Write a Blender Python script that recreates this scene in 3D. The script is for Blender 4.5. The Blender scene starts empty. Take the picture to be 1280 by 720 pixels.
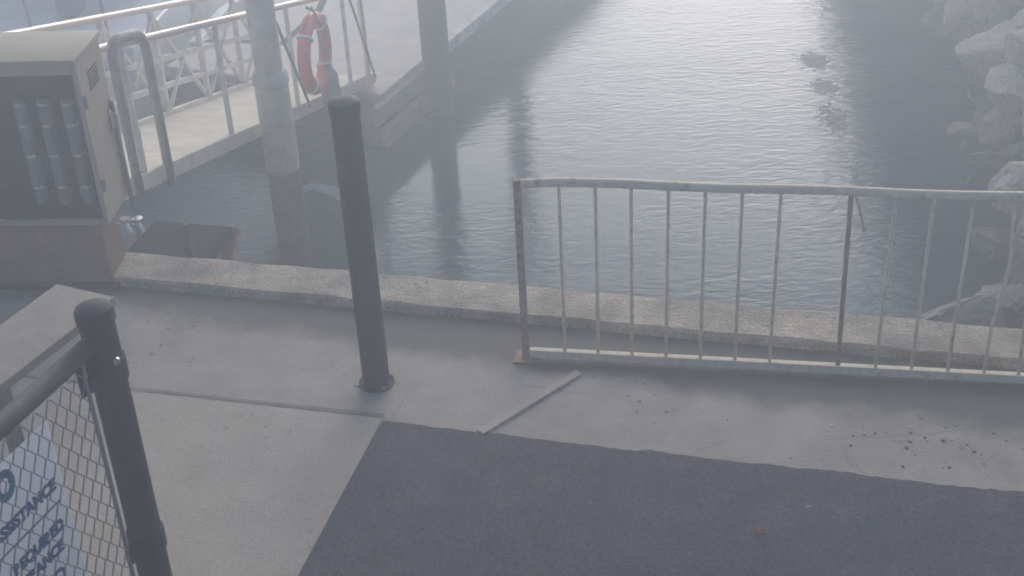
import bpy, bmesh, math, random
from mathutils import Vector, Matrix, noise
random.seed(7)
S = bpy.context.scene
C = S.collection
R = math.radians

# ------------------------------------------------------------------ camera
CAM_H = 3.9
cd = bpy.data.cameras.new('camera'); cam = bpy.data.objects.new('camera', cd); C.objects.link(cam)
down = Vector((174, 3020, 1818)).normalized()            # world down seen in (right, down, forward)
zc = Vector((0, 0, 1)); up = -down
Yc = (zc - zc.dot(down) * down).normalized(); Xc = Yc.cross(up)
right = Vector((Xc.x, Yc.x, up.x)); cdown = Vector((Xc.y, Yc.y, up.y)); fwd = Vector((Xc.z, Yc.z, up.z))
m = Matrix((right, -cdown, -fwd)).transposed().to_4x4(); m.translation = (0, 0, CAM_H)
cam.matrix_world = m
cd.sensor_width = 36; cd.lens = 36 * 1818 / 1280; cd.clip_start = .05; cd.clip_end = 500
cd.dof.use_dof = True; cd.dof.focus_distance = 13; cd.dof.aperture_fstop = 6.5
S.camera = cam

# ------------------------------------------------------------------ world, sun, exposure
SUN_EL, SUN_AZ = R(17), R(11)        # azimuth from +Y towards +X
w = bpy.data.worlds.new('World'); S.world = w; w.use_nodes = True
nt = w.node_tree; bg = nt.nodes['Background']
sky = nt.nodes.new('ShaderNodeTexSky'); sky.sky_type = 'NISHITA'; sky.sun_disc = False
sky.sun_elevation = SUN_EL; sky.sun_rotation = SUN_AZ; sky.air_density = .25; sky.dust_density = 2.5; sky.ozone_density = 1.0
nt.links.new(sky.outputs[0], bg.inputs[0]); bg.inputs[1].default_value = .15
sd = bpy.data.lights.new('sun', 'SUN'); sun = bpy.data.objects.new('sun', sd); C.objects.link(sun)
sd.energy = .85; sd.angle = R(38); sd.color = (1, .985, .96)
sv = Vector((math.sin(SUN_AZ) * math.cos(SUN_EL), math.cos(SUN_AZ) * math.cos(SUN_EL), math.sin(SUN_EL)))
sun.rotation_euler = sv.to_track_quat('Z', 'Y').to_euler()
S.view_settings.view_transform = 'Standard'; S.view_settings.look = 'None'
S.view_settings.exposure = 0.78; S.view_settings.gamma = 1
S.cycles.use_denoising = True
S.cycles.max_bounces = 6; S.cycles.volume_bounces = 1; S.cycles.diffuse_bounces = 2; S.cycles.glossy_bounces = 3
S.cycles.caustics_reflective = False; S.cycles.caustics_refractive = False

# ------------------------------------------------------------------ helpers
def tag(o, label=None, cat=None, group=None, kind=None):
    if label: o['label'] = label
    if cat: o['category'] = cat
    if group: o['group'] = group
    if kind: o['kind'] = kind
    return o

def thing(name, label, cat, loc=(0, 0, 0), rz=0, group=None):
    o = bpy.data.objects.new(name, None); C.objects.link(o)
    o.location = loc; o.rotation_euler = (0, 0, rz); o.empty_display_size = .1
    return tag(o, label, cat, group)

class MB:
    def __init__(s): s.b = bmesh.new()
    def box(s, c, size, rot=None, bev=0):
        r = bmesh.ops.create_cube(s.b, size=1); vs = r['verts']
        for v in vs: v.co = Vector((v.co.x * size[0], v.co.y * size[1], v.co.z * size[2]))
        if bev:
            es = list({e for v in vs for e in v.link_edges})
            g = bmesh.ops.bevel(s.b, geom=es, offset=bev, segments=2, affect='EDGES', profile=.6)
            vs = list({v for f in g['faces'] for v in f.verts} | {v for v in vs if v.is_valid})
        M = (Matrix.Rotation(rot, 4, 'Z') if isinstance(rot, (int, float)) else rot.to_4x4() if rot else Matrix.Identity(4))
        for v in vs: v.co = M @ v.co + Vector(c)
        return s
    def tube(s, pts, r, n=10, cap=True):
        pts = [Vector(p) for p in pts]; rs = r if isinstance(r, (list, tuple)) else [r] * len(pts)
        rings = []; ref = None
        for i, p in enumerate(pts):
            t = (pts[min(i + 1, len(pts) - 1)] - pts[max(i - 1, 0)]).normalized()
            if ref is None:
                ref = t.cross(Vector((0, 0, 1)) if abs(t.z) < .9 else Vector((1, 0, 0))).normalized()
            a = (ref - ref.dot(t) * t).normalized(); ref = a; b_ = t.cross(a)
            rings.append([s.b.verts.new(p + (a * math.cos(2 * math.pi * k / n) + b_ * math.sin(2 * math.pi * k / n)) * rs[i]) for k in range(n)])
        for i in range(len(rings) - 1):
            for k in range(n):
                s.b.faces.new((rings[i][k], rings[i][(k + 1) % n], rings[i + 1][(k + 1) % n], rings[i + 1][k]))
        if cap:
            s.b.faces.new(rings[0][::-1]); s.b.faces.new(rings[-1])
        return s
    def bar(s, a, b, w_, h_=None):
        """square bar from a to b"""
        a = Vector(a); b = Vector(b); h_ = h_ or w_; d = b - a; L = d.length
        q = d.to_track_quat('Y', 'Z').to_matrix().to_4x4()
        r = bmesh.ops.create_cube(s.b, size=1)
        for v in r['verts']: v.co = q @ Vector((v.co.x * w_, v.co.y * L, v.co.z * h_)) + (a + b) / 2
        return s
    def lathe(s, prof, c=(0, 0, 0), n=24, ax=None):
        """profile of (r, z) turned about z"""
        c = Vector(c); rings = []
        for r_, z in prof:
            rings.append([s.b.verts.new(c + Vector((r_ * math.cos(2 * math.pi * k / n), r_ * math.sin(2 * math.pi * k / n), z))) for k in range(n)])
        for i in range(len(rings) - 1):
            for k in range(n):
                s.b.faces.new((rings[i][k], rings[i][(k + 1) % n], rings[i + 1][(k + 1) % n], rings[i + 1][k]))
        s.b.faces.new(rings[0][::-1]); s.b.faces.new(rings[-1])
        return s
    def prism(s, poly, z0, z1):
        lo = [s.b.verts.new((x, y, z0)) for x, y in poly]; hi = [s.b.verts.new((x, y, z1)) for x, y in poly]
        n = len(poly); s.b.faces.new(hi); s.b.faces.new(lo[::-1])
        for i in range(n): s.b.faces.new((lo[i], lo[(i + 1) % n], hi[(i + 1) % n], hi[i]))
        return s
    def build(s, name, mat, parent=None, smooth=False, kind=None, bevel=0):
        bmesh.ops.recalc_face_normals(s.b, faces=s.b.faces)
        me = bpy.data.meshes.new(name); s.b.to_mesh(me); s.b.free()
        o = bpy.data.objects.new(name, me); C.objects.link(o)
        if mat: me.materials.append(mat)
        if smooth:
            for p in me.polygons: p.use_smooth = True
            if smooth == 'auto': me.set_sharp_from_angle(angle=R(40))
        if bevel:
            bv = o.modifiers.new('bevel', 'BEVEL'); bv.width = bevel; bv.segments = 2; bv.limit_method = 'ANGLE'; bv.angle_limit = R(40)
        if parent: o.parent = parent
        if kind: o['kind'] = kind
        return o

def mat(name, col, rough=.7, metal=0, var=.25, scale=8, col2=None, bump=.0, bscale=60, mask=(.45, .7), spec=.5, detail=8, stretch=None):
    """colour broken by noise; col2 shows in worn or stained patches"""
    M = bpy.data.materials.new(name); M.use_nodes = True; t = M.node_tree; N = t.nodes; L = t.links
    b = N['Principled BSDF']; b.inputs['Roughness'].default_value = rough; b.inputs['Metallic'].default_value = metal
    b.inputs['Specular IOR Level'].default_value = spec
    tc = N.new('ShaderNodeTexCoord'); src = tc.outputs['Object']
    if stretch:
        mp = N.new('ShaderNodeMapping'); mp.inputs['Scale'].default_value = stretch; L.new(src, mp.inputs[0]); src = mp.outputs[0]
    n1 = N.new('ShaderNodeTexNoise'); n1.inputs['Scale'].default_value = scale; n1.inputs['Detail'].default_value = detail; n1.inputs['Roughness'].default_value = .65
    L.new(src, n1.inputs['Vector'])
    r1 = N.new('ShaderNodeMapRange'); r1.inputs[1].default_value = .25; r1.inputs[2].default_value = .75
    r1.inputs[3].default_value = 1 - var; r1.inputs[4].default_value = 1 + var; L.new(n1.outputs[0], r1.inputs[0])
    base = N.new('ShaderNodeMix'); base.data_type = 'RGBA'; base.inputs[6].default_value = (*col, 1); base.inputs[7].default_value = (*(col2 or col), 1)
    n2 = N.new('ShaderNodeTexNoise'); n2.inputs['Scale'].default_value = scale * .37; n2.inputs['Detail'].default_value = 10; n2.inputs['Roughness'].default_value = .7
    L.new(src, n2.inputs['Vector'])
    r2 = N.new('ShaderNodeMapRange'); r2.inputs[1].default_value = mask[0]; r2.inputs[2].default_value = mask[1]; L.new(n2.outputs[0], r2.inputs[0])
    L.new(r2.outputs[0], base.inputs[0])
    mul = N.new('ShaderNodeVectorMath'); mul.operation = 'SCALE'
    L.new(base.outputs[2], mul.inputs[0]); L.new(r1.outputs[0], mul.inputs['Scale']); L.new(mul.outputs[0], b.inputs['Base Color'])
    if bump:
        n3 = N.new('ShaderNodeTexNoise'); n3.inputs['Scale'].default_value = bscale; n3.inputs['Detail'].default_value = 6
        L.new(src, n3.inputs['Vector'])
        bp = N.new('ShaderNodeBump'); bp.inputs['Strength'].default_value = bump; bp.inputs['Distance'].default_value = .01
        L.new(n3.outputs[0], bp.inputs['Height']); L.new(bp.outputs[0], b.inputs['Normal'])
    return M

M = dict(
    concrete=mat('concrete', (.43, .395, .34), .9, var=.16, scale=5, col2=(.33, .30, .255), bump=.5, bscale=90, mask=(.42, .72)),
    kerb=mat('kerb_concrete', (.50, .43, .32), .9, var=.25, scale=7, col2=(.27, .24, .20), bump=.9, bscale=50, mask=(.4, .62)),
    asphalt=mat('asphalt', (.070, .075, .090), .92, var=.22, scale=6, col2=(.105, .105, .112), bump=.8, bscale=260),
    joint=mat('joint', (.24, .22, .195), .95),
    water=None,
    rock=mat('rock', (.62, .55, .41), .92, var=.22, scale=3.5, col2=(.42, .38, .30), bump=.9, bscale=22),
    rock_pink=mat('rock_pink', (.54, .42, .32), .92, var=.25, scale=3.5, col2=(.45, .38, .31), bump=.9, bscale=22),
    rock_wet=mat('rock_wet', (.12, .115, .10), .6, var=.35, scale=5, col2=(.06, .06, .05), bump=.8, bscale=25),
    bank=mat('bank', (.085, .08, .07), .9, var=.4, scale=3, col2=(.05, .05, .042), bump=1, bscale=15),
    black=mat('black_paint', (.012, .016, .030), .75, var=.4, scale=14, col2=(.045, .042, .040), mask=(.55, .68), bump=.15, bscale=120),
    cream=mat('cream_paint', (.84, .74, .54), .9, spec=.15, var=.15, scale=25, col2=(.30, .24, .17), bump=.3, bscale=110, mask=(.58, .70)),
    rust=mat('rusty_steel', (.36, .23, .17), .85, var=.3, scale=30, col2=(.50, .38, .28), bump=.5, bscale=140),
    alu=mat('pale_aluminium', (.82, .77, .68), .85, spec=.15, metal=0, var=.1, scale=12, col2=(.5, .5, .47)),
    handrail=mat('handrail', (.85, .68, .56), .35, metal=.1, var=.08, scale=15),
    deck=mat('gangway_deck', (.80, .72, .56), .9, spec=.15, var=.10, scale=9, col2=(.60, .57, .49), bump=.3, bscale=120),
    pontoon=mat('pontoon_deck', (.72, .64, .54), .85, var=.10, scale=7, col2=(.62, .56, .48), bump=.3, bscale=90),
    float_=mat('pontoon_float', (.02, .02, .02), .8, var=.3),
    timber=mat('weathered_timber', (.48, .40, .29), .85, var=.3, scale=9, col2=(.30, .25, .18), bump=.5, bscale=60, stretch=(1, 1, 6)),
    sleeve=mat('pile_sleeve', (.74, .69, .60), .9, spec=.15, var=.1, scale=5, col2=(.42, .42, .38)),
    sleeve_low=mat('pile_sleeve_low', (.66, .64, .42), .6, var=.15, scale=6, col2=(.48, .47, .30), bump=.3, bscale=50),
    seaweed=mat('seaweed', (.19, .20, .20), .5, var=.3, scale=20, spec=.1),
    weed=mat('weedy_pile', (.055, .06, .04), .8, var=.4, scale=14, col2=(.10, .10, .075), bump=.8, bscale=45),
    pile=mat('dark_pile', (.045, .045, .05), .6, var=.3, scale=8, col2=(.08, .075, .07), bump=.3, bscale=40),
    red=mat('lifebuoy_red', (.80, .10, .07), .45, var=.15, scale=12),
    white=mat('white_gelcoat', (.82, .83, .82), .3, var=.05, scale=4, col2=(.66, .68, .68)),
    cabinet=mat('cabinet_paint', (.44, .37, .28), .6, var=.12, scale=8, col2=(.37, .30, .22), bump=.15, bscale=80),
    cabinet_lid=mat('cabinet_lid', (.38, .35, .25), .7, var=.1, scale=8, col2=(.32, .29, .21)),
    redpanel=mat('red_panel', (.26, .15, .11), .7, var=.2, scale=9, col2=(.19, .13, .10)),
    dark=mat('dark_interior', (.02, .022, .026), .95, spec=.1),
    tube_=mat('cylinder_blue_grey', (.16, .19, .21), .4, var=.15, scale=20),
    steel=mat('bright_steel', (.62, .62, .60), .25, metal=.8, var=.1, scale=30),
    grey=mat('grey_galvanised', (.22, .225, .23), .5, metal=.2, var=.2, scale=20),
    hoop=mat('hoop_paint', (.40, .38, .34), .6, var=.2, scale=15, col2=(.28, .25, .22)),
    wire=mat('mesh_wire', (.24, .24, .24), .6, metal=.1, var=.2),
    sign=mat('sign_white', (.88, .89, .90), .4, var=.03, scale=6),
    ink=mat('sign_blue', (.02, .11, .30), .5, var=.1),
    ink_teal=mat('sign_teal', (.02, .22, .30), .5, var=.1),
    teal=mat('teal_paint', (.03, .15, .18), .5, var=.2),
    blue=mat('blue_canvas', (.03, .09, .20), .8, var=.2),
    bench=mat('pale_board', (.34, .31, .25), .8, var=.15, scale=7, col2=(.27, .24, .20), bump=.3, bscale=60),
    rope=mat('rope', (.12, .12, .12), .9, var=.2),
    plastic=mat('pale_plastic', (.55, .60, .54), .5, var=.15),
    leaf=mat('leaf', (.45, .17, .06), .7, var=.2),
    paper=mat('white_scrap', (.75, .75, .72), .7, var=.1),
    glass=mat('dark_glass', (.03, .04, .05), .1, var=.1),
)

# translucency added to brighten the notice: light from behind passes through it
t = M['sign'].node_tree; tr = t.nodes.new('ShaderNodeBsdfTranslucent'); tr.inputs[0].default_value = (.8, .82, .84, 1)
ms = t.nodes.new('ShaderNodeMixShader'); ms.inputs[0].default_value = .75
t.links.new(t.nodes['Principled BSDF'].outputs[0], ms.inputs[1]); t.links.new(tr.outputs[0], ms.inputs[2]); t.links.new(ms.outputs[0], t.nodes['Material Output'].inputs[0])

def wear(m_, grain=.12, gscale=220, crack=0.0, cscale=1.1, rust=0.0, pits=0.0):
    """stone grain, hairline cracks, rust stains and pits multiplied into a mat() colour"""
    t = m_.node_tree; N = t.nodes; L = t.links; b = N['Principled BSDF']
    src = b.inputs['Base Color'].links[0].from_socket
    tc = N.new('ShaderNodeTexCoord'); co = tc.outputs['Object']
    def mixc(fac, cin, col):
        x = N.new('ShaderNodeMix'); x.data_type = 'RGBA'; L.new(fac, x.inputs[0]); L.new(cin, x.inputs[6]); x.inputs[7].default_value = (*col, 1); return x.outputs[2]
    def rng(sock, a0, a1, b0, b1):
        r_ = N.new('ShaderNodeMapRange'); L.new(sock, r_.inputs[0])
        for i_, v_ in enumerate((a0, a1, b0, b1)): r_.inputs[i_ + 1].default_value = v_
        return r_.outputs[0]
    g = N.new('ShaderNodeTexNoise'); g.inputs['Scale'].default_value = gscale; g.inputs['Detail'].default_value = 3; L.new(co, g.inputs['Vector'])
    sc = N.new('ShaderNodeVectorMath'); sc.operation = 'SCALE'; L.new(src, sc.inputs[0]); L.new(rng(g.outputs[0], .3, .7, 1 - grain, 1 + grain), sc.inputs['Scale']); out = sc.outputs[0]
    if rust:
        n = N.new('ShaderNodeTexNoise'); n.inputs['Scale'].default_value = 1.3; n.inputs['Detail'].default_value = 9; n.inputs['Roughness'].default_value = .65
        L.new(co, n.inputs['Vector']); out = mixc(rng(n.outputs[0], .56, .70, 0, rust), out, (.30, .19, .12))
    if pits:
        v = N.new('ShaderNodeTexVoronoi'); v.inputs['Scale'].default_value = 16; v.inputs['Randomness'].default_value = 1; L.new(co, v.inputs['Vector'])
        n = N.new('ShaderNodeTexNoise'); n.inputs['Scale'].default_value = 2.1; n.inputs['Detail'].default_value = 4; L.new(co, n.inputs['Vector'])
        p1 = rng(v.outputs['Distance'], .10, .20, 1, 0); p2 = rng(n.outputs[0], .50, .60, 0, pits)
        mu = N.new('ShaderNodeMath'); mu.operation = 'MULTIPLY'; L.new(p1, mu.inputs[0]); L.new(p2, mu.inputs[1]); out = mixc(mu.outputs[0], out, (.13, .12, .10))
    if crack:
        n = N.new('ShaderNodeTexNoise'); n.inputs['Scale'].default_value = 3; n.inputs['Detail'].default_value = 6; L.new(co, n.inputs['Vector'])
        ad = N.new('ShaderNodeMix'); ad.data_type = 'VECTOR'; ad.inputs[0].default_value = .12; L.new(co, ad.inputs[4]); L.new(n.outputs['Color'], ad.inputs[5])
        v = N.new('ShaderNodeTexVoronoi'); v.feature = 'DISTANCE_TO_EDGE'; v.inputs['Scale'].default_value = cscale; L.new(ad.outputs[1], v.inputs['Vector'])
        n2 = N.new('ShaderNodeTexNoise'); n2.inputs['Scale'].default_value = .9; L.new(co, n2.inputs['Vector'])
        p1 = rng(v.outputs['Distance'], .002, .006, 1, 0); p2 = rng(n2.outputs[0], .47, .56, 0, crack)
        mu = N.new('ShaderNodeMath'); mu.operation = 'MULTIPLY'; L.new(p1, mu.inputs[0]); L.new(p2, mu.inputs[1]); out = mixc(mu.outputs[0], out, (.06, .055, .05))
    L.new(out, b.inputs['Base Color'])
wear(M['concrete'], .16, 160, .3, .8, .6, .9)
wear(M['asphalt'], .5, 95, .0, .8, 0, 0)
wear(M['kerb'], .25, 90, .0, 1, .6, .9)
M['slab'] = mat('pale_slab', (.48, .43, .35), .9, var=.12, scale=3, col2=(.38, .345, .30), bump=.4, bscale=90, mask=(.45, .75))
wear(M['slab'], .14, 160, .0, .9, .35, .5)
wear(M['rock'], .18, 40, .8, 2.2, .25, 0); wear(M['rock_pink'], .18, 40, .8, 2.2, .4, 0); wear(M['rock_wet'], .2, 40)
wear(M['black'], .2, 60); wear(M['cabinet'], .06, 120, 0, 1, .25); wear(M['redpanel'], .1, 100, 0, 1, .3)

# ------------------------------------------------------------------ ground and water
U = Vector((.963, -.271, 0)).normalized(); V = Vector((.271, .963, 0)).normalized(); QA = math.atan2(U.y, U.x)
def q(a, b, z=0): p = U * a + V * b; return Vector((p.x, p.y, z))
BK, BE = 5.92, 6.18       # kerb front and quay edge, metres from the camera foot

def quad_sheet(name, a0, a1, b0, b1, z, m_, nx=1, rag=0.0):
    mb = MB(); rows = []
    for j, b_ in enumerate((b0, b1)):
        row = []
        for i in range(nx + 1):
            a = a0 + (a1 - a0) * i / nx
            bb = b_ + (noise.noise(Vector((a * 6, 1.7, 0))) * rag + noise.noise(Vector((a * 31, 4.7, 0))) * rag * .6 if j == 1 else 0)
            row.append(mb.b.verts.new(q(a, bb, z)))
        rows.append(row)
    for i in range(nx): mb.b.faces.new((rows[0][i], rows[0][i + 1], rows[1][i + 1], rows[1][i]))
    return mb.build(name, m_, kind='structure')

# quay: slab with vertical sea wall
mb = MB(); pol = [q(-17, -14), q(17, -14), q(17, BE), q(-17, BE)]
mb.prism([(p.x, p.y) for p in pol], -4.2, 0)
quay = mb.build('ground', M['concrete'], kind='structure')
# darker noise-edged band on the quay concrete, written in the ground's own material
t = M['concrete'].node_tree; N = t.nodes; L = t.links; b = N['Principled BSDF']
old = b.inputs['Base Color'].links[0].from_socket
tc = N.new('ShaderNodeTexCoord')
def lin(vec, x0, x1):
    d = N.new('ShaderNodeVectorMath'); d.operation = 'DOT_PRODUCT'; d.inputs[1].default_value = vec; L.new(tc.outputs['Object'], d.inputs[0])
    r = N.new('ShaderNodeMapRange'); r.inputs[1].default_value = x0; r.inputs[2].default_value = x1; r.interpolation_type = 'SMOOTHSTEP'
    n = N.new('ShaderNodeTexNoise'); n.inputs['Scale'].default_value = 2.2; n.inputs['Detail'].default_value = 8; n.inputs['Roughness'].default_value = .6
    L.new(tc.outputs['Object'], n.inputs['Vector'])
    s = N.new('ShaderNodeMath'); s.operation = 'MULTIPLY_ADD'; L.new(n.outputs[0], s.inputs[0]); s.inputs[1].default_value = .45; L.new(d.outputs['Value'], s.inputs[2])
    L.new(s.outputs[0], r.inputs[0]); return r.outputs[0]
g1 = lin(tuple(V + U * .07), 5.56, 5.76)      # darker band along the kerb
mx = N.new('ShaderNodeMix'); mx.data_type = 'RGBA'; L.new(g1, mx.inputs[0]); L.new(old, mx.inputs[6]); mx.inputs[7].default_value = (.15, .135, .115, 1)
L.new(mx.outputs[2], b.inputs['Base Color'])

# left-hand slab beside the asphalt, one lighter pour
quad_sheet('pavement', -9, -2.06, -6, 5.03, .004, M['slab'], nx=40)
quad_sheet('road', -2.06, 16, -10, 5.0, .006, M['asphalt'], nx=600, rag=.018)
quad_sheet('paving_joint', -9, -2.06, 5.03, 5.055, .006, M['joint'], nx=400, rag=.008)
mb = MB()
kp = [q(-17, BK), q(17, BK), q(17, BE + .03), q(-17, BE + .03)]
n = 240; prof = [(BK, 0.0), (BK + .008, .034), (BK + .022, .046), (BE + .02, .046), (BE + .03, .034), (BE + .03, -.16)]
rings = []
for i in range(n + 1):
    a = -16 + 32 * i / n; row = []
    for k, (bb, z) in enumerate(prof):
        j = noise.noise(Vector((a * 3.1, k * .9, 2))) * .010 + noise.noise(Vector((a * 17, k * 1.9, 5))) * .007
        row.append(mb.b.verts.new(q(a, bb + j, z + (j * .6 if z > .02 else 0))))
    rings.append(row)
for i in range(n):
    for k in range(len(prof) - 1): mb.b.faces.new((rings[i][k], rings[i + 1][k], rings[i + 1][k + 1], rings[i][k + 1]))
mb.build('kerb', M['kerb'], kind='structure')

# water
WZ = -2.2
wm = bpy.data.materials.new('water'); wm.use_nodes = True; t = wm.node_tree; N = t.nodes; L = t.links
b = N['Principled BSDF']; b.inputs['Base Color'].default_value = (.010, .024, .040, 1); b.inputs['Roughness'].default_value = .06; b.inputs['IOR'].default_value = 1.34; b.inputs['Specular Tint'].default_value = (.36, .66, 1, 1); b.inputs['Specular IOR Level'].default_value = .22
tc = N.new('ShaderNodeTexCoord'); mp = N.new('ShaderNodeMapping'); mp.inputs['Rotation'].default_value = (0, 0, R(6)); mp.inputs['Scale'].default_value = (1, 2.6, 1)
L.new(tc.outputs['Object'], mp.inputs[0])
n1 = N.new('ShaderNodeTexNoise'); n1.inputs['Scale'].default_value = 6.5; n1.inputs['Detail'].default_value = 5; n1.inputs['Roughness'].default_value = .5; n1.inputs['Distortion'].default_value = .6
n2 = N.new('ShaderNodeTexNoise'); n2.inputs['Scale'].default_value = .7; n2.inputs['Detail'].default_value = 2
for n_ in (n1, n2): L.new(mp.outputs[0], n_.inputs['Vector'])
ad = N.new('ShaderNodeMath'); ad.operation = 'MULTIPLY_ADD'; L.new(n2.outputs[0], ad.inputs[0]); ad.inputs[1].default_value = 1.0; L.new(n1.outputs[0], ad.inputs[2])
bp = N.new('ShaderNodeBump'); bp.inputs['Strength'].default_value = .17; bp.inputs['Distance'].default_value = .03
n3 = N.new('ShaderNodeTexNoise'); n3.inputs['Scale'].default_value = .45; n3.inputs['Detail'].default_value = 3; L.new(tc.outputs['Object'], n3.inputs['Vector'])
r3 = N.new('ShaderNodeMapRange'); r3.inputs[1].default_value = .35; r3.inputs[2].default_value = .65; r3.inputs[3].default_value = .09; r3.inputs[4].default_value = .27
L.new(n3.outputs[0], r3.inputs[0]); L.new(r3.outputs[0], bp.inputs['Strength'])
L.new(ad.outputs[0], bp.inputs['Height']); L.new(bp.outputs[0], b.inputs['Normal'])
mb = MB(); vs = [mb.b.verts.new(p) for p in ((-28, 4, WZ), (28, 4, WZ), (28, 60, WZ), (-28, 60, WZ))]; mb.b.faces.new(vs)
mb.build('water', wm, kind='structure')

# ------------------------------------------------------------------ rock bank on the right, with an unseen far bluff added to reflect dark in the water
mb = MB(); rows = []
line = [(3.6, 5.4), (3.4, 7.5), (3.75, 9.6), (4.35, 11.9), (4.75, 14), (5.05, 16.1), (5.0, 17.5), (4.75, 18.6), (4.6, 20), (5.0, 24)]
fine = []
for i in range(len(line) - 1):
    for k in range(12):
        f = k / 12; fine.append((line[i][0] * (1 - f) + line[i + 1][0] * f, line[i][1] * (1 - f) + line[i + 1][1] * f))
for i, (x, y) in enumerate(fine):
    k_ = max(0, min(1, (y - 16.6) / 1.6)); k_ = k_ * k_ * (3 - 2 * k_)
    near = max(0, min(1, (9.6 - y) / 3))
    row = []
    for j in range(34):
        s = j / 33 * 9 - 1.0
        zlow = min(2.4, max(-.9, s) * .75)
        zhi = min(6.5, max(-.9, s) * (4.2 if s > 0 else .75))
        h = zlow * (1 - k_) + zhi * k_
        h = min(h, 2.2 + 4.2 * k_)
        p = Vector((x + s * (1 - .3 * near), y + s * .1, WZ + h))
        d = noise.noise(p * 1.5) * .28 + noise.noise(p * 3.7) * .12 + (noise.cell(p * 2.1) - .5) * .22
        p.z += d * (1 if s > -.3 else .3); p.x += d * .4
        p.z = min(p.z, 4.3)
        row.append(mb.b.verts.new(p))
    rows.append(row)
for i in range(len(rows) - 1):
    for j in range(33): mb.b.faces.new((rows[i][j], rows[i + 1][j], rows[i + 1][j + 1], rows[i][j + 1]))
mb.build('rocky_bank', M['bank'], kind='structure')

def boulder(loc, size, seed, m_, label, rot=None, group='boulders of the riprap bank'):
    b_ = bmesh.new(); bmesh.ops.create_icosphere(b_, subdivisions=6, radius=1)
    rnd = random.Random(seed)
    planes = []
    for k in range(22):
        v = Vector((rnd.gauss(0, 1), rnd.gauss(0, 1), rnd.gauss(0, 1))).normalized(); planes.append((v, rnd.uniform(.58, .92)))
    off = Vector((seed * 3.1, seed * 1.7, 0))
    for v in b_.verts:
        p = v.co.copy() * 1.15
        for nrm, d in planes:
            dd = d + noise.noise(p * 2.2 + nrm * 9) * .05
            e = p.dot(nrm) - dd
            if e > 0: p -= nrm * e
        cr = noise.noise(p * 2.3 + off * 2)
        p *= 1 - max(0, .07 - abs(cr)) * .9           # cracks
        p *= 1 + noise.noise(p * 6 + off) * .03 + noise.noise(p * 15 + off) * .018
        v.co = Vector((p.x * size[0], p.y * size[1], p.z * size[2]))
    me = bpy.data.meshes.new('boulder'); b_.to_mesh(me); b_.free(); me.materials.append(m_)
    for p in me.polygons: p.use_smooth = True
    o = bpy.data.objects.new('boulder', me); C.objects.link(o); o.location = loc
    o.rotation_euler = rot or (rnd.uniform(-.3, .3), rnd.uniform(-.3, .3), rnd.uniform(0, 6.3))
    return tag(o, label, 'boulder', group)

boulders = [
 ((5.16, 14.75, -1.95), (.36, .50, .32), 1, 'rock_pink', 'pinkish buff boulder at the top of the bank, left of the biggest one', (0, .35, .5)),
 ((4.98, 13.45, -1.85), (.62, .46, .36), 2, 'rock', 'biggest pale boulder, a long slanting slab near the top right corner', (.15, .25, .35)),
 ((5.62, 14.6, -1.45), (.40, .40, .34), 3, 'rock', 'pale boulder cut by the top right corner of the photo', (0, .3, .2)),
 ((4.80, 12.45, -1.75), (.36, .30, .30), 4, 'rock', 'pale rounded boulder just below the biggest slanting slab', (.1, .2, .9)),
 ((4.66, 12.30, -2.02), (.30, .20, .18), 5, 'rock_pink', 'small orange tinged boulder in the shade below the rounded pale one', (0, .1, .3)),
 ((4.78, 11.35, -1.55), (.36, .36, .34), 6, 'rock', 'pale upright boulder at the right edge, second above the white railing', (0, .2, 1.5)),
 ((4.36, 10.72, -1.85), (.38, .36, .30), 7, 'rock', 'pale blocky boulder at the right edge directly above the white railing', (0, .15, .4)),
 ((4.62, 11.75, -2.08), (.24, .18, .14), 8, 'rock_wet', 'small dark wet boulder at the waterline beside the upright pale one', None),
 ((4.22, 9.75, -1.72), (.36, .40, .34), 9, 'rock_pink', 'buff boulder seen between the last bars of the white railing', (0, .2, .8)),
 ((3.25, 9.10, -2.22), (.62, .42, .30), 10, 'rock_wet', 'dark sloping boulder half in the water beyond the kerb', (0, -.15, .2)),
 ((4.15, 8.85, -1.85), (.45, .42, .40), 11, 'rock_wet', 'dark grey boulder beside the sea wall at the right edge', None),
 ((5.05, 13.95, -2.10), (.30, .26, .20), 12, 'rock_wet', 'dark wet boulder wedged at the waterline under the pinkish buff one', None),
 ((5.36, 15.65, -1.95), (.38, .34, .30), 13, 'rock_pink', 'brownish boulder at the very top of the photo above the pinkish buff one', (0, .2, 0)),
 ((5.30, 13.10, -1.35), (.40, .36, .34), 14, 'rock', 'pale grey boulder leaning behind the biggest slab at the right edge', (0, .1, 2)),
 ((4.45, 12.55, -2.24), (.22, .26, .12), 15, 'rock_wet', 'flat dark boulder nearly covered by the water left of the orange tinged one', None),

 ((5.75, 15.9, -1.55), (.45, .40, .34), 16, 'rock', 'pale boulder at the top edge between the two brownish ones and the corner', (0, .2, 1)),
 ((4.42, 11.95, -2.20), (.16, .20, .10), 17, 'rock_wet', 'smallest dark boulder at the waterline, just above the railing at the right', None),
 ((4.95, 12.65, -1.40), (.30, .34, .24), 18, 'rock', 'pale flat boulder at the right edge between the slab and the upright one', (0, .1, 1.2)),
 ((4.62, 10.05, -1.50), (.34, .34, .30), 19, 'rock', 'pale boulder at the right edge behind the buff one seen through the railing', None),
 ((4.05, 10.35, -2.20), (.30, .26, .16), 20, 'rock_wet', 'dark wet boulder in the water seen through the right end of the railing', None),
 ((3.80, 9.35, -2.15), (.36, .30, .22), 21, 'rock_wet', 'dark wet boulder between the sloping one and the buff one behind the railing', None),
]
for loc, size, seed, mm, lab, rot in boulders: boulder(loc, size, seed, M[mm], lab, rot)

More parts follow.
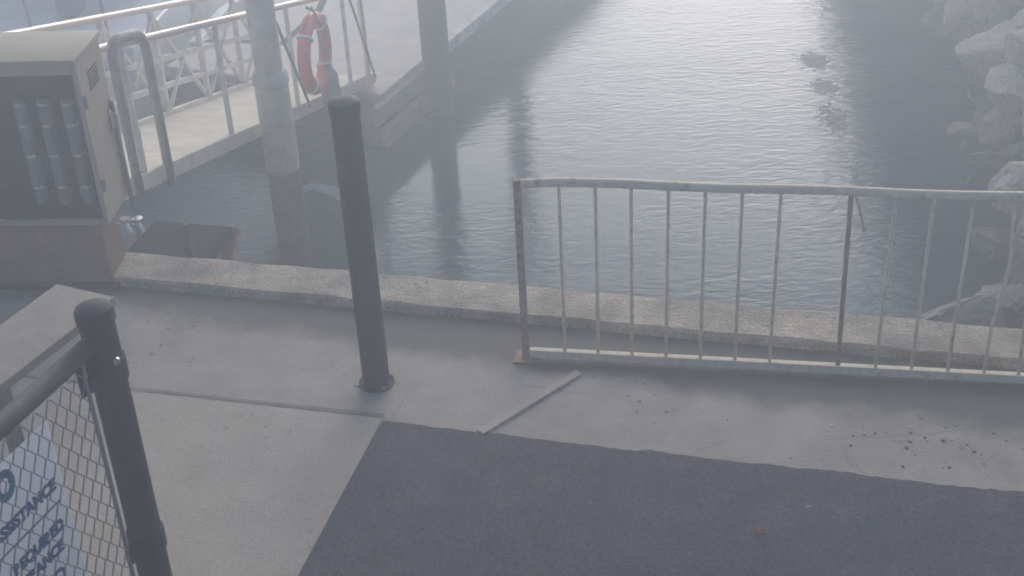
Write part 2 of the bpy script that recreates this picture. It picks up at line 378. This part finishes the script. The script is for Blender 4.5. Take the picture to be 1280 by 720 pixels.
# three loose mats of dark weed drifting at the surface
for i, (x, y, sx, sy, lab) in enumerate(((3.36, 14.5, .16, .26, 'farthest of the three dark weed mats drifting near the rocks'),
                                         (3.33, 13.8, .15, .20, 'middle one of the three dark weed mats drifting near the rocks'),
                                         (3.25, 13.0, .17, .42, 'nearest and longest of the three dark weed mats drifting near the rocks'))):
    mb = MB(); rnd = random.Random(40 + i)
    for k in range(240):
        px_, py_ = rnd.gauss(0, sx * .42), rnd.gauss(0, sy * .42); l = rnd.uniform(.006, .02); a0 = rnd.uniform(0, 6)
        z = .003 + k * .00001
        mb.b.faces.new([mb.b.verts.new((px_ + l * math.cos(a0 + q_ * 1.26) * rnd.uniform(.6, 1.3), py_ + l * math.sin(a0 + q_ * 1.26) * rnd.uniform(.6, 1.3), z)) for q_ in range(5)])
    o = mb.build('seaweed', M['seaweed'], kind='stuff'); o.location = (x, y, WZ)
    tag(o, lab, 'seaweed', 'drifting weed mats')

# ------------------------------------------------------------------ pontoon
PD = Vector((.424, .906, 0)).normalized(); PL = Vector((-PD.y, PD.x, 0)); P0 = Vector((-1.15, 12.98, 0))
PT = -1.65
def pp(f, s, z): v = P0 + PD * f + PL * s; return Vector((v.x, v.y, z))
pt = thing('pontoon', 'pale decked floating pontoon at the foot of the gangway', 'pontoon', (0, 0, 0))
PA = math.atan2(PD.y, PD.x)
mb = MB(); mb.box(pp(5.5, 1.25, PT - .06), (11, 2.5, .12), PA); mb.build('deck', M['pontoon'], pt, bevel=.01)
mb = MB(); mb.box(pp(5.5, 1.28, -2.14), (10.7, 2.2, .72), PA); mb.build('float', M['float_'], pt)
for zz, off, f0 in ((PT - .15, .03, -.22), (PT - .40, .06, -.16)):
    mb = MB()
    L_ = .78
    for k in range(2):
        mb.box(pp(f0 + L_ * (k + .5), -off, zz), (L_ - .02, .07, .19), PA)
    mb.build('waler', M['timber'], pt, bevel=.01)
mb = MB(); mb.box(pp(6.0, -.05, PT - .02), (9.4, .09, .13), PA); mb.build('edge_rail', M['alu'], pt, bevel=.01)
mb = MB(); mb.box(pp(-.10, 1.25, PT - .15), (.08, 2.5, .2), PA); mb.build('end_board', M['pile'], pt, bevel=.01)

# ------------------------------------------------------------------ piles
def dark_pile(x, y, top, lab):
    p = thing('pile', lab, 'pile', (x, y, WZ), group='dark mooring piles')
    MB().lathe([(.14, -1.6), (.14, .3), (.137, top - WZ)], n=32).build('shaft', M['pile'], p, smooth='auto')
    MB().lathe([(.165, 0), (.165, .04), (.02, .16)], (0, 0, top - WZ), n=32).build('cap', M['sleeve'], p, smooth='auto')
dark_pile(-.63, 13.72, .9, 'dark round mooring pile standing at the near right side of the pontoon')
dark_pile(.22, 17.35, 1.8, 'dark mooring pile farther out, its foot at the top edge of the photo')
p = thing('pile', 'pale sleeved pile with a wider greenish yellow lower half in front of the gangway', 'pile', (-1.70, 10.1, WZ))
MB().lathe([(.125, -1.6), (.127, 1.02), (.122, 1.22)], n=36).build('weedy_foot', M['weed'], p, smooth='auto')
MB().lathe([(.120, 1.20), (.128, 1.26), (.128, 1.92)], n=36).build('lower_sleeve', M['sleeve_low'], p, smooth='auto')
MB().lathe([(.104, 1.92), (.104, 4.2)], n=36).build('shaft', M['sleeve'], p, smooth='auto')
MB().lathe([(.120, 1.92), (.138, 1.93), (.138, 1.99), (.115, 2.03)], n=36).build('collar', M['sleeve'], p, smooth='auto')
p = thing('pile', 'slim teal painted post at the top left corner beside the moored boat', 'pile', (-5.02, 13.45, WZ))
MB().lathe([(.10, -1.5), (.10, 2.6), (.07, 2.65)], n=20).build('shaft', M['teal'], p, smooth='auto')
MB().tube([(.0, -.12, .9), (.16, -.1, .9), (.2, .05, .9)], .02).build('bracket', M['grey'], p, smooth=True)

# ------------------------------------------------------------------ gangway
G = Vector((.199, .941, -.273)).normalized(); GS = Vector((-G.y, G.x, 0)).normalized(); GN = Vector((0, 0, 1))
A0 = Vector((-2.235, 8.51, -.19))      # a point of the near deck edge
gw = thing('gangway', 'pale aluminium gangway with trussed handrails sloping down to the pontoon', 'gangway', (0, 0, 0))
def g_(t_, s, h): return A0 + G * t_ + GS * s + GN * h
T0, T1, GWID, RH = -1.15, 5.05, .93, .88
mb = MB()
n = 1
a, b2, c, d = g_(T0, .02, 0), g_(T1, .02, 0), g_(T1, GWID - .02, 0), g_(T0, GWID - .02, 0)
dz = Vector((0, 0, -.05))
vs = [mb.b.verts.new(v) for v in (a, b2, c, d, a + dz, b2 + dz, c + dz, d + dz)]
for f in ((0, 1, 2, 3), (7, 6, 5, 4), (0, 4, 5, 1), (1, 5, 6, 2), (2, 6, 7, 3), (3, 7, 4, 0)): mb.b.faces.new([vs[i] for i in f])
mb.build('deck', M['deck'], gw)
for s in (0, GWID):
    mb = MB(); mb.bar(g_(T0, s, -.015), g_(T1, s, -.015), .05, .11); mb.build('deck_beam', M['deck'], gw, bevel=.006)
    mb = MB(); mb.tube([g_(T0, s, RH - .12), g_(T0 + .03, s, RH), g_(T0 + .12, s, RH + .02)] + [g_(T0 + .12 + (T1 - .35 - T0 - .12) * k / 8, s, RH + .02) for k in range(1, 9)] + [g_(T1 - .2, s, RH - .05), g_(T1 - .17, s, .04)], .026, 12)
    mb.build('handrail', M['handrail'], gw, smooth=True)
    for hh in ((.28, .54) if s else ()):
        mb = MB(); mb.bar(g_(T0, s, RH * hh), g_(T1 - .2, s, RH * hh), .042); mb.build('mid_rail', M['alu'], gw)
    nb = 7 if s else 4; st = (T1 - .2 - T0) / nb
    for k in range(nb):
        x_ = T0 + (k + (.0 if s else .62)) * st + .02
        mb = MB(); mb.bar(g_(x_, s, .04), g_(x_, s, RH), .046 if s else .034); mb.build('post', M['alu'], gw)
        if s:
            mb = MB(); mb.bar(g_(x_ + .01, s + .012, RH - .03), g_(x_ + st, s + .012, .05), .03)
            mb.bar(g_(x_ + .01, s - .018, .05), g_(x_ + st, s - .018, RH - .03), .026); mb.build('brace', M['alu'], gw)
# thin dark diagonals on the outside of the near rail
for t_a, t_b in ((2.35, 2.95), (4.35, 4.95)):
    mb = MB(); mb.tube([g_(t_a, -.05, RH), g_(t_b, -.05, .0)], .012, 8); mb.build('dark_diagonal', M['rope'], gw, smooth=True)
# grey hoop at the quay end
mb = MB(); pts = []
hz = RH + .07
for (tt, h) in ((-.38, -.1), (-.38, hz - .1), (-.34, hz - .03), (-.27, hz), (-.02, hz), (.05, hz - .03), (.09, hz - .1), (.09, -.1)):
    pts.append(g_(tt, -.03, h))
mb.tube(pts, .031, 12); mb.build('end_hoop', M['hoop'], gw, smooth=True)

# steel landing bracket fixed to the sea wall under the gangway
lb = thing('landing_bracket', 'dark steel landing bracket on the sea wall beneath the gangway end', 'bracket', (-2.05, 6.98, 0), QA)
MB().box((0, .36, -.16), (.5, .66, .08)).build('plate', M['dark'], lb, bevel=.01)
for sx in (-.2, .2):
    MB().bar((sx, .02, -1.1), (sx, .8, -.2), .07).build('strut', M['rust'], lb)
MB().bar((.285, .1, -.2), (.285, .1, .22), .035).build('upright', M['pile'], lb)

# lifebuoy hanging on the near handrail
lp = g_(3.12, -.09, RH - .42)
lf = thing('lifebuoy', 'red lifebuoy ring hanging from the gangway handrail', 'lifebuoy', lp, math.atan2(G.y, G.x))
mb = MB(); n = 40; pts = [(.29 * math.cos(2 * math.pi * k / n), 0, .31 * math.sin(2 * math.pi * k / n)) for k in range(n)]
rings = []
for k in range(n):
    a = 2 * math.pi * k / n; cdir = Vector((math.cos(a), 0, math.sin(a)))
    rings.append([mb.b.verts.new(cdir * (.285 + .062 * math.cos(2 * math.pi * j / 14)) + Vector((0, .055 * math.sin(2 * math.pi * j / 14), 0))) for j in range(14)])
for k in range(n):
    for j in range(14): mb.b.faces.new((rings[k][j], rings[(k + 1) % n][j], rings[(k + 1) % n][(j + 1) % 14], rings[k][(j + 1) % 14]))
mb.build('ring', M['red'], lf, smooth=True)
for a in (45, 135, 225, 315):
    mb = MB(); c = Vector((math.cos(R(a)), 0, math.sin(R(a)))); sd_ = Vector((-c.z, 0, c.x))
    mb.tube([c * (.285 + .07 * math.cos(2 * math.pi * j / 14)) + Vector((0, .063 * math.sin(2 * math.pi * j / 14), 0)) for j in range(15)], .012, 6, cap=False)
    mb.build('band', M['white'], lf, smooth=True)
mb = MB(); mb.tube([(0, .03, .40), (.02, -.03, .36), (-.02, -.07, .28)], .012, 6); mb.build('hanger', M['rope'], lf, smooth=True)
rb = thing('rope_bag', 'small dark grey throw rope bag hanging below the red lifebuoy', 'bag', g_(3.3, -.13, RH - .75), math.atan2(G.y, G.x))
MB().lathe([(.02, -.22), (.07, -.19), (.085, -.05), (.075, .12), (.03, .19), (.035, .22)], n=18).build('bag', M['grey'], rb, smooth=True)
MB().tube([(0, 0, .2), (.01, .05, .45), (0, .08, .72)], .009, 6).build('cord', M['rope'], rb, smooth=True)

# ------------------------------------------------------------------ boats behind the gangway
bt = thing('motorboat', 'white motorboat moored beyond the gangway, only its aft deck in view', 'boat', (-4.85, 13.75, WZ), R(-8))
hull = [(-1.25, 0), (-1.3, 2.5), (-1.15, 4.5), (-.6, 6.2), (0, 7.0), (.6, 6.2), (1.15, 4.5), (1.3, 2.5), (1.25, 0)]
mb = MB(); lo = [mb.b.verts.new((x * .86, y * .97 + .1, -.35)) for x, y in hull]; mi = [mb.b.verts.new((x, y, .75)) for x, y in hull]; hi = [mb.b.verts.new((x * 1.02, y, .95)) for x, y in hull]
for A_, B_ in ((lo, mi), (mi, hi)):
    for i in range(len(hull)): mb.b.faces.new((A_[i], A_[(i + 1) % len(hull)], B_[(i + 1) % len(hull)], B_[i]))
mb.b.faces.new(lo[::-1]); mb.b.faces.new(hi)
mb.build('hull', M['white'], bt, bevel=.03)
MB().box((0, 2.6, 1.35), (1.9, 2.2, .8), bev=.08).build('cabin', M['white'], bt, smooth='auto')
MB().box((0, 1.48, 1.42), (1.5, .03, .45)).build('window', M['glass'], bt)
for x in (-.55, .10, .9):
    mb = MB(); mb.tube([(x, .35, .94), (x - .01, .36, 1.75)], .018, 8); mb.build('stanchion', M['grey'], bt, smooth=True)
MB().tube([(-.57, .35, 1.74), (.92, .35, 1.74)], .016, 8).build('guard_rail', M['steel'], bt, smooth=True)
mb = MB(); mb.box((-.72, .28, 1.03), (.30, .16, .05), bev=.015); mb.tube([(-.78, .28, .94), (-.78, .28, 1.2)], .03, 8); mb.tube([(-.66, .28, 1.03), (-.66, .28, 1.24)], .034, 8)
mb.build('cleat', M['blue'], bt, smooth='auto')
MB().box((.3, .95, 1.12), (.22, .3, .34), bev=.04).build('seat', M['blue'], bt)
MB().box((.30, .95, 1.34), (.18, .22, .09), bev=.03).build('cushion', M['red'], bt)
MB().box((.05, .12, .97), (2.1, .2, .04), bev=.012).build('transom_cap', M['sleeve'], bt)
dg = thing('dinghy', 'small white dinghy moored between the motorboat and the gangway', 'boat', (-2.75, 14.55, WZ), R(-14))
hull = [(-.55, 0), (-.62, 1.0), (-.45, 2.0), (0, 2.8), (.45, 2.0), (.62, 1.0), (.55, 0)]
mb = MB()
lo = [mb.b.verts.new((x * .7, y * .9 + .1, -.1)) for x, y in hull]; hi = [mb.b.verts.new((x, y, .55)) for x, y in hull]
inn = [mb.b.verts.new((x * .82, y * .9 + .12, .55)) for x, y in hull]; fl = [mb.b.verts.new((x * .7, y * .85 + .16, .12)) for x, y in hull]
for A_, B_ in ((lo, hi), (hi, inn), (inn, fl)):
    for i in range(len(hull)): mb.b.faces.new((A_[i], A_[(i + 1) % len(hull)], B_[(i + 1) % len(hull)], B_[i]))
mb.b.faces.new(lo[::-1]); mb.b.faces.new(fl); mb.build('hull', M['white'], dg, bevel=.012)
MB().box((0, 1.0, .40), (1.0, .22, .04)).build('thwart', M['sleeve'], dg)

# floating scrap
mb = MB(); n = 14; rows = []
for i in range(n):
    f = i / (n - 1); row = []
    for j in range(6):
        x = -.24 + .48 * f; y = (j - 2.5) * .035 * (1 - .5 * abs(f - .45)) + .10 * math.sin(f * 4.2) - .05
        row.append(mb.b.verts.new((x, y, .03 + .05 * noise.noise(Vector((f * 5, j * .7, 3))) + .02 * math.sin(j * 2.2 + f * 5))))
    rows.append(row)
for i in range(n - 1):
    for j in range(5): mb.b.faces.new((rows[i][j], rows[i + 1][j], rows[i + 1][j + 1], rows[i][j + 1]))
o = mb.build('plastic_sheet', M['plastic'], smooth=True); o.location = (-1.72, 12.02, WZ + .02)
sm = o.modifiers.new('solid', 'SOLIDIFY'); sm.thickness = .006
tag(o, 'crumpled pale green plastic sheet floating on the dark water behind the middle post', 'plastic sheet')

# ------------------------------------------------------------------ white barred railing
RD = Vector((.981, -.194, 0)).normalized(); R0 = Vector((.235, 5.79, 0)); RT = .955
def rr(t_, z): v = R0 + RD * t_; return Vector((v.x, v.y, z))
rl = thing('railing', 'cream painted metal railing with vertical bars standing in front of the kerb', 'railing', (0, 0, 0))
mb = MB(); mb.tube([rr(-.17, RT - .012)] + [rr(.25 * k, RT + .004 * math.sin(k * 1.7)) for k in range(0, 17)], .021, 12); mb.build('top_rail', M['cream'], rl, smooth=True)
mb = MB(); mb.bar(rr(-.17, .035), rr(4.0, .030), .034, .044); mb.build('bottom_rail', M['cream'], rl, bevel=.004)
sp = .1605
for k in range(0, 25):
    if k in (7, 8): continue
    x0, x1 = sp * k, sp * k * 1.012 + .002 * math.sin(k * 2.3)
    pts = [rr(x0, .05), rr((x0 + x1) / 2, .5), rr(x1, RT - .01)]
    if k == 12: pts = [rr(x0, .05), rr(x0 + .004, .3), rr(x0 + .045, .62), rr(x1 + .01, .8), rr(x1, RT - .01)]
    if k == 13: pts = [rr(x0 - .01, .05), rr(x0 - .02, .5), rr(x1, RT - .01)]
    mb = MB(); mb.tube(pts, .0085, 8); o = mb.build('bar', M['cream'], rl, smooth=True)
    if k == 12: o['label'] = 'bent cream railing bar'
mb = MB(); mb.tube([rr(sp * 8 + .01, RT - .01), rr(sp * 8 + .035, RT - .10), rr(sp * 8 + .06, RT - .19)], .0085, 8); o = mb.build('bar', M['cream'], rl, smooth=True)
o['label'] = 'broken stub of a railing bar'
mb = MB(); mb.bar(rr(sp * 8 - .01, .0), rr(sp * 8 - .01, RT - .02), .020, .010); o = mb.build('post', M['rust'], rl); o['label'] = 'flat rusty middle post'
mb = MB(); mb.bar(rr(-.19, 0), rr(-.19, RT + .01), .036); mb.box(rr(-.19, .006), (.11, .11, .010), math.atan2(RD.y, RD.x)); o = mb.build('post', M['rust'], rl, bevel=.004); o['label'] = 'rusty brown square end post'

# ------------------------------------------------------------------ black posts and chain-link fence
def cap_prof(r, h): return [(r, 0), (r, h - .05), (r + .006, h - .049), (r + .006, h - .02), (r * .93, h - .006), (r * .6, h + .012), (.01, h + .018)]
bp_ = thing('gate_post', 'black round steel post standing alone in the middle of the quay', 'post', (-.665, 5.69, 0))
MB().lathe([(.064, 0), (.064, 1.40)], n=32).build('shaft', M['black'], bp_, smooth='auto')
MB().lathe([(.069, 1.40), (.069, 1.435), (.062, 1.45), (.035, 1.462), (.005, 1.465)], n=32).build('cap', M['black'], bp_, smooth='auto')
MB().lathe([(.085, 0), (.085, .010)], n=32).build('base_flange', M['black'], bp_, smooth='auto')
for k in range(4):
    a = k * math.pi / 2 + .5
    MB().lathe([(.009, 0), (.009, .022)], (.074 * math.cos(a), .074 * math.sin(a), 0), n=6).build('bolt', M['rust'], bp_)
MB().box((.0, -.07, 1.0), (.03, .04, .09), bev=.006).build('hinge', M['black'], bp_)

FD = Vector((-.384, -.923, 0)); FP = Vector((-1.385, 4.125, 0)); FA = math.atan2(FD.y, FD.x)
fc = thing('chain_link_fence', 'black framed chain-link fence in the lower left corner carrying a white sign', 'fence', FP, FA)
FL = 1.7       # local +x runs along the fence
MB().lathe([(.060, 0), (.060, 1.395)], n=36).build('post', M['black'], fc, smooth='auto')
MB().lathe([(.066, 1.39), (.066, 1.425), (.060, 1.44), (.035, 1.452), (.005, 1.455)], n=36).build('post_cap', M['black'], fc, smooth='auto')
MB().lathe([(.060, 0), (.060, 1.39)], (FL, 0, 0), n=36).build('post', M['black'], fc, smooth='auto')
MB().tube([(.05, 0, 1.325), (FL - .05, 0, 1.325)], .034, 16).build('top_rail', M['black'], fc, smooth=True)
MB().tube([(.05, 0, .10), (FL - .05, 0, .10)], .025, 16).build('bottom_rail', M['black'], fc, smooth=True)
for zz in (1.20, .45):
    mb = MB(); mb.lathe([(.068, -.04), (.068, .04)], (0, 0, zz), n=36)
    mb.box((.085, 0, zz), (.06, .03, .06), bev=.005); mb.build('clamp', M['black'], fc, smooth='auto')
mb = MB(); mb.prism([(.05, -.012), (.14, -.012), (.05, .012)], 1.16, 1.30); mb.build('gusset', M['black'], fc)
MB().tube([(.115, 0, .12), (.115, 0, 1.30)], .008, 8).build('tension_bar', M['wire'], fc, smooth=True)
for zz in (1.24,):
    MB().lathe([(.012, 0), (.012, .02), (.004, .026)], (.02, .062, zz), n=8).build('bolt', M['steel'], fc)
# woven wires
mb = MB(); cw, chh = .074, .074
x = .115; col_ = 0
while x < FL - .06:
    pts = []; z = .12; k = 0
    while z < 1.30:
        pts.append((x + (cw / 2 if (k % 2) else 0) + (0 if col_ % 2 == 0 else 0), .004 * (1 if (k % 2) else -1), z)); z += chh / 2 + .009; k += 1
    mb.tube(pts, .0026, 5); 
    pts = []; z = .12; k = 0
    while z < 1.30:
        pts.append((x + cw - (cw / 2 if (k % 2) else 0), -.004 * (1 if (k % 2) else -1), z)); z += chh / 2 + .009; k += 1
    mb.tube(pts, .0026, 5)
    x += cw; col_ += 1
mb.build('wire_mesh', M['wire'], fc, smooth=True)

# sign hung behind the mesh; its face looks to the right of the fence (local +y side is away)
SX0, SW, SZ1, SH = .305, .62, 1.185, .80
side = -.02 if True else .02
sg = thing('notice_board', 'white notice with blue lettering fixed behind the chain-link mesh', 'sign', FP, FA)
MB().box((SX0 + SW / 2, -.026, SZ1 - SH / 2), (SW, .006, SH), bev=.001).build('panel', M['sign'], sg)
def text(body, right_x, z, size, m_, bold=.0, width=1.0):
    cu = bpy.data.curves.new('lettering', 'FONT'); cu.body = body; cu.size = size; cu.align_x = 'RIGHT'; cu.extrude = .0008; cu.offset = bold; cu.space_character = 1.0
    o = bpy.data.objects.new('lettering', cu); C.objects.link(o)
    # readable from local +y side, reading towards local -x
    o.matrix_local = Matrix(((-width, 0, 0, right_x), (0, 0, 1, -.022), (0, 1, 0, z), (0, 0, 0, 1)))
    bpy.context.view_layer.update(); me = bpy.data.meshes.new_from_object(o.evaluated_get(bpy.context.evaluated_depsgraph_get())); me.name = 'lettering'; me.materials.clear(); mo = bpy.data.objects.new('lettering', me); C.objects.link(mo); me.materials.append(m_)
    mo.matrix_local = o.matrix_local.copy(); mo.parent = sg; bpy.data.objects.remove(o)
    return mo
text('NO', .508, 1.062, .135, M['ink_teal'], .009, .8)
text('ASSISTANCE', .345, .942, .060, M['ink'], .0034, .95)
text('REQUIRED', .355, .785, .058, M['ink'], .0034, .95)
text('ENTRANCE', .380, .712, .058, M['ink'], .0034, .95)
text('CLOSED', .400, .600, .085, M['ink'], .003, .95)
MB().box((SX0 + .33, -.0222, .888), (.58, .0012, .007)).build('ruled_line', M['ink'], sg)

# pale work bench behind the fence
wb = thing('work_bench', 'narrow bench with a pale worn board top behind the black fence', 'bench', (-1.69, 4.99, 0), math.atan2(-.89, -.45))
MB().box((.85, 0, .985), (1.7, .29, .04), bev=.006).build('board_top', M['bench'], wb)
for x in (.62, 1.55):
    for y in (-.11, .11):
        MB().bar((x, y, 0), (x, y, .965), .045).build('leg', M['grey'], wb)
MB().bar((.62, 0, .2), (1.55, 0, .2), .04).build('stretcher', M['grey'], wb)

# ------------------------------------------------------------------ equipment cabinet on the left
CX = Vector((-.378, .037, 0)).normalized()           # from the front right corner towards the left
ca = math.atan2(-CX.y, -CX.x)
cb = thing('equipment_cabinet', 'beige metal cabinet with an open dark front beside the gangway', 'cabinet', (-2.065, 6.70, 0), ca)
# local: x to the right, y to the back, origin at the front right corner
W_, D_, Z0, Z1 = .78, .36, .40, 1.29
th = .03; fr = .15
MB().box((-th / 2, D_ / 2, (Z0 + Z1) / 2), (th, D_, Z1 - Z0)).build('side_panel', M['cabinet'], cb, bevel=.006)
MB().box((-W_ + th / 2, D_ / 2, (Z0 + Z1) / 2), (th, D_, Z1 - Z0)).build('side_panel', M['cabinet'], cb, bevel=.006)
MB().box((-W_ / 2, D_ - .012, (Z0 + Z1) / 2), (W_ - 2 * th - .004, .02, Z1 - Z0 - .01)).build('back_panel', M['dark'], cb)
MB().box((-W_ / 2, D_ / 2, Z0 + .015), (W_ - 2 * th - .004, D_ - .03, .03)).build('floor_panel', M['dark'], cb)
MB().box((-W_ / 2, D_ / 2 - .012, Z1 + .016), (W_ + .03, D_ + .05, .032), bev=.012).build('lid', M['cabinet_lid'], cb, smooth='auto')
MB().box((-W_ / 2, -.012, Z0 + .022), (W_ - .04, .02, .03), bev=.004).build('sill', M['cabinet_lid'], cb)
MB().box((-W_ / 2, .01, Z1 - .035), (W_ - 2 * th - .004, .016, .05)).build('header', M['cabinet'], cb)
for i in range(3):
    x = -.135 - i * .125
    t_ = MB().lathe([(.034, .02), (.036, .08), (.036, .56), (.03, .62)], (x, .13, Z0 + .04), n=20).build('cylinder', M['tube_'], cb, smooth='auto')
    for zz in (.12, .30, .47, .585):
        MB().lathe([(.0385, 0), (.0385, .014)], (x, .13, Z0 + zz + .04), n=20).build('ring', M['steel'], t_, smooth='auto')
for zz in (.62, 1.08):
    MB().lathe([(.011, -.035), (.011, .035)], (.008, .012, zz), n=10).build('hinge', M['grey'], cb)
mb = MB(); mb.box((.006, .30, .86), (.014, .035, .11), bev=.004); mb.tube([(.01, .30, .89), (.035, .30, .89), (.035, .30, .80)], .006, 8); mb.build('latch', M['steel'], cb)
mb = MB()
for k in range(6): mb.box((.002, .19, 1.10 + k * .018), (.006, .14, .006))
mb.build('vent', M['dark'], cb)
MB().tube([(.012, .335, .1), (.012, .335, .5), (.012, .335, .95)], .012, 8).build('conduit', M['grey'], cb, smooth=True)
MB().box((-W_ / 2 - .02, .17, .20), (W_ - .1, D_ - .10, .36)).build('pedestal', M['redpanel'], cb, bevel=.006)
MB().box((-W_ / 2 - .02, .17, .012), (W_ - .02, D_ - .02, .024)).build('plinth', M['dark'], cb, bevel=.004)
mb = MB(); mb.tube([(.0, .10, .35), (.05, .09, .35), (.065, .09, .30)], .014, 8); mb.lathe([(.028, 0), (.028, .02)], (.05, .09, .365), n=14); mb.build('tap', M['steel'], cb, smooth='auto')
mb = MB(); mb.tube([(.0, .25, .27), (.06, .24, .27), (.075, .24, .22)], .014, 8); mb.lathe([(.028, 0), (.028, .02)], (.06, .24, .285), n=14); mb.build('tap', M['steel'], cb, smooth='auto')

# ------------------------------------------------------------------ small things on the ground
mb = MB(); mb.bar((-.18, 5.24, .007), (.29, 5.67, .007), .045, .012)
o = mb.build('cover_strip', M['slab'], bevel=.003); tag(o, 'narrow pale cover strip lying slantwise on the concrete at the foot of the railing', 'strip')
def scrap(name, loc, sx, sy, m_, lab, cat):
    mb = MB(); n = 10
    c = mb.b.verts.new((0, 0, .012)); ring = [mb.b.verts.new((sx * math.cos(k * 2 * math.pi / n) * (1 + .2 * math.sin(k * 3)), sy * math.sin(k * 2 * math.pi / n), .004 + .008 * (k % 2))) for k in range(n)]
    for k in range(n): mb.b.faces.new((c, ring[k], ring[(k + 1) % n]))
    o = mb.build(name, m_); o.location = loc; sm = o.modifiers.new('solid', 'SOLIDIFY'); sm.thickness = .002; sm.offset = 1
    return tag(o, lab, cat)
scrap('dry_leaf', (.937, 4.467, .008), .024, .010, M['leaf'], 'small orange dry leaf lying on the dark asphalt', 'leaf')
scrap('paper_scrap', (1.157, 4.597, .008), .013, .006, M['paper'], 'tiny white scrap lying on the asphalt beyond the orange leaf', 'scrap')
scrap('paper_scrap', (-2.20, 6.36, .002), .022, .016, M['paper'], 'white scrap lying on the dark ground in front of the cabinet pedestal', 'scrap')
scrap('paper_scrap', (-2.36, 6.40, .002), .022, .016, M['paper'], 'white scrap lying farthest left below the cabinet', 'scrap')
rnd = random.Random(3)
for i in range(34):
    x = rnd.gauss(1.72, .22); y = 5.03 - (x - 1.72) * .28 + rnd.gauss(0, .10)
    if Vector((x, y, 0)).dot(V) < 5.03: continue
    r = rnd.choice((.004, .005, .006, .008, .011)); b_ = bmesh.new(); bmesh.ops.create_icosphere(b_, subdivisions=2, radius=r)
    for v in b_.verts: v.co = v.co * (1 + .4 * noise.noise(v.co * 60 + Vector((i, 0, 0)))); v.co.z *= .4
    me = bpy.data.meshes.new('gravel_chip'); b_.to_mesh(me); b_.free(); me.materials.append(M['rock_wet'] if i % 3 else M['rock'])
    o = bpy.data.objects.new('gravel_chip', me); C.objects.link(o); o.location = (x, y, r * .3)
    tag(o, 'small loose stone chip on the concrete between railing and asphalt', 'stone chip', 'loose stone chips on the concrete')

# ------------------------------------------------------------------ haze
hm = bpy.data.materials.new('haze'); hm.use_nodes = True; t = hm.node_tree; t.nodes.remove(t.nodes['Principled BSDF'])
pv = t.nodes.new('ShaderNodeVolumePrincipled'); pv.inputs['Color'].default_value = (.82, .915, 1.0, 1); pv.inputs['Density'].default_value = .035; pv.inputs['Anisotropy'].default_value = .55
t.links.new(pv.outputs[0], t.nodes['Material Output'].inputs['Volume'])
mb = MB(); mb.box((0, 22, .1), (64, 82, 10.6)); mb.build('haze', hm, kind='stuff')
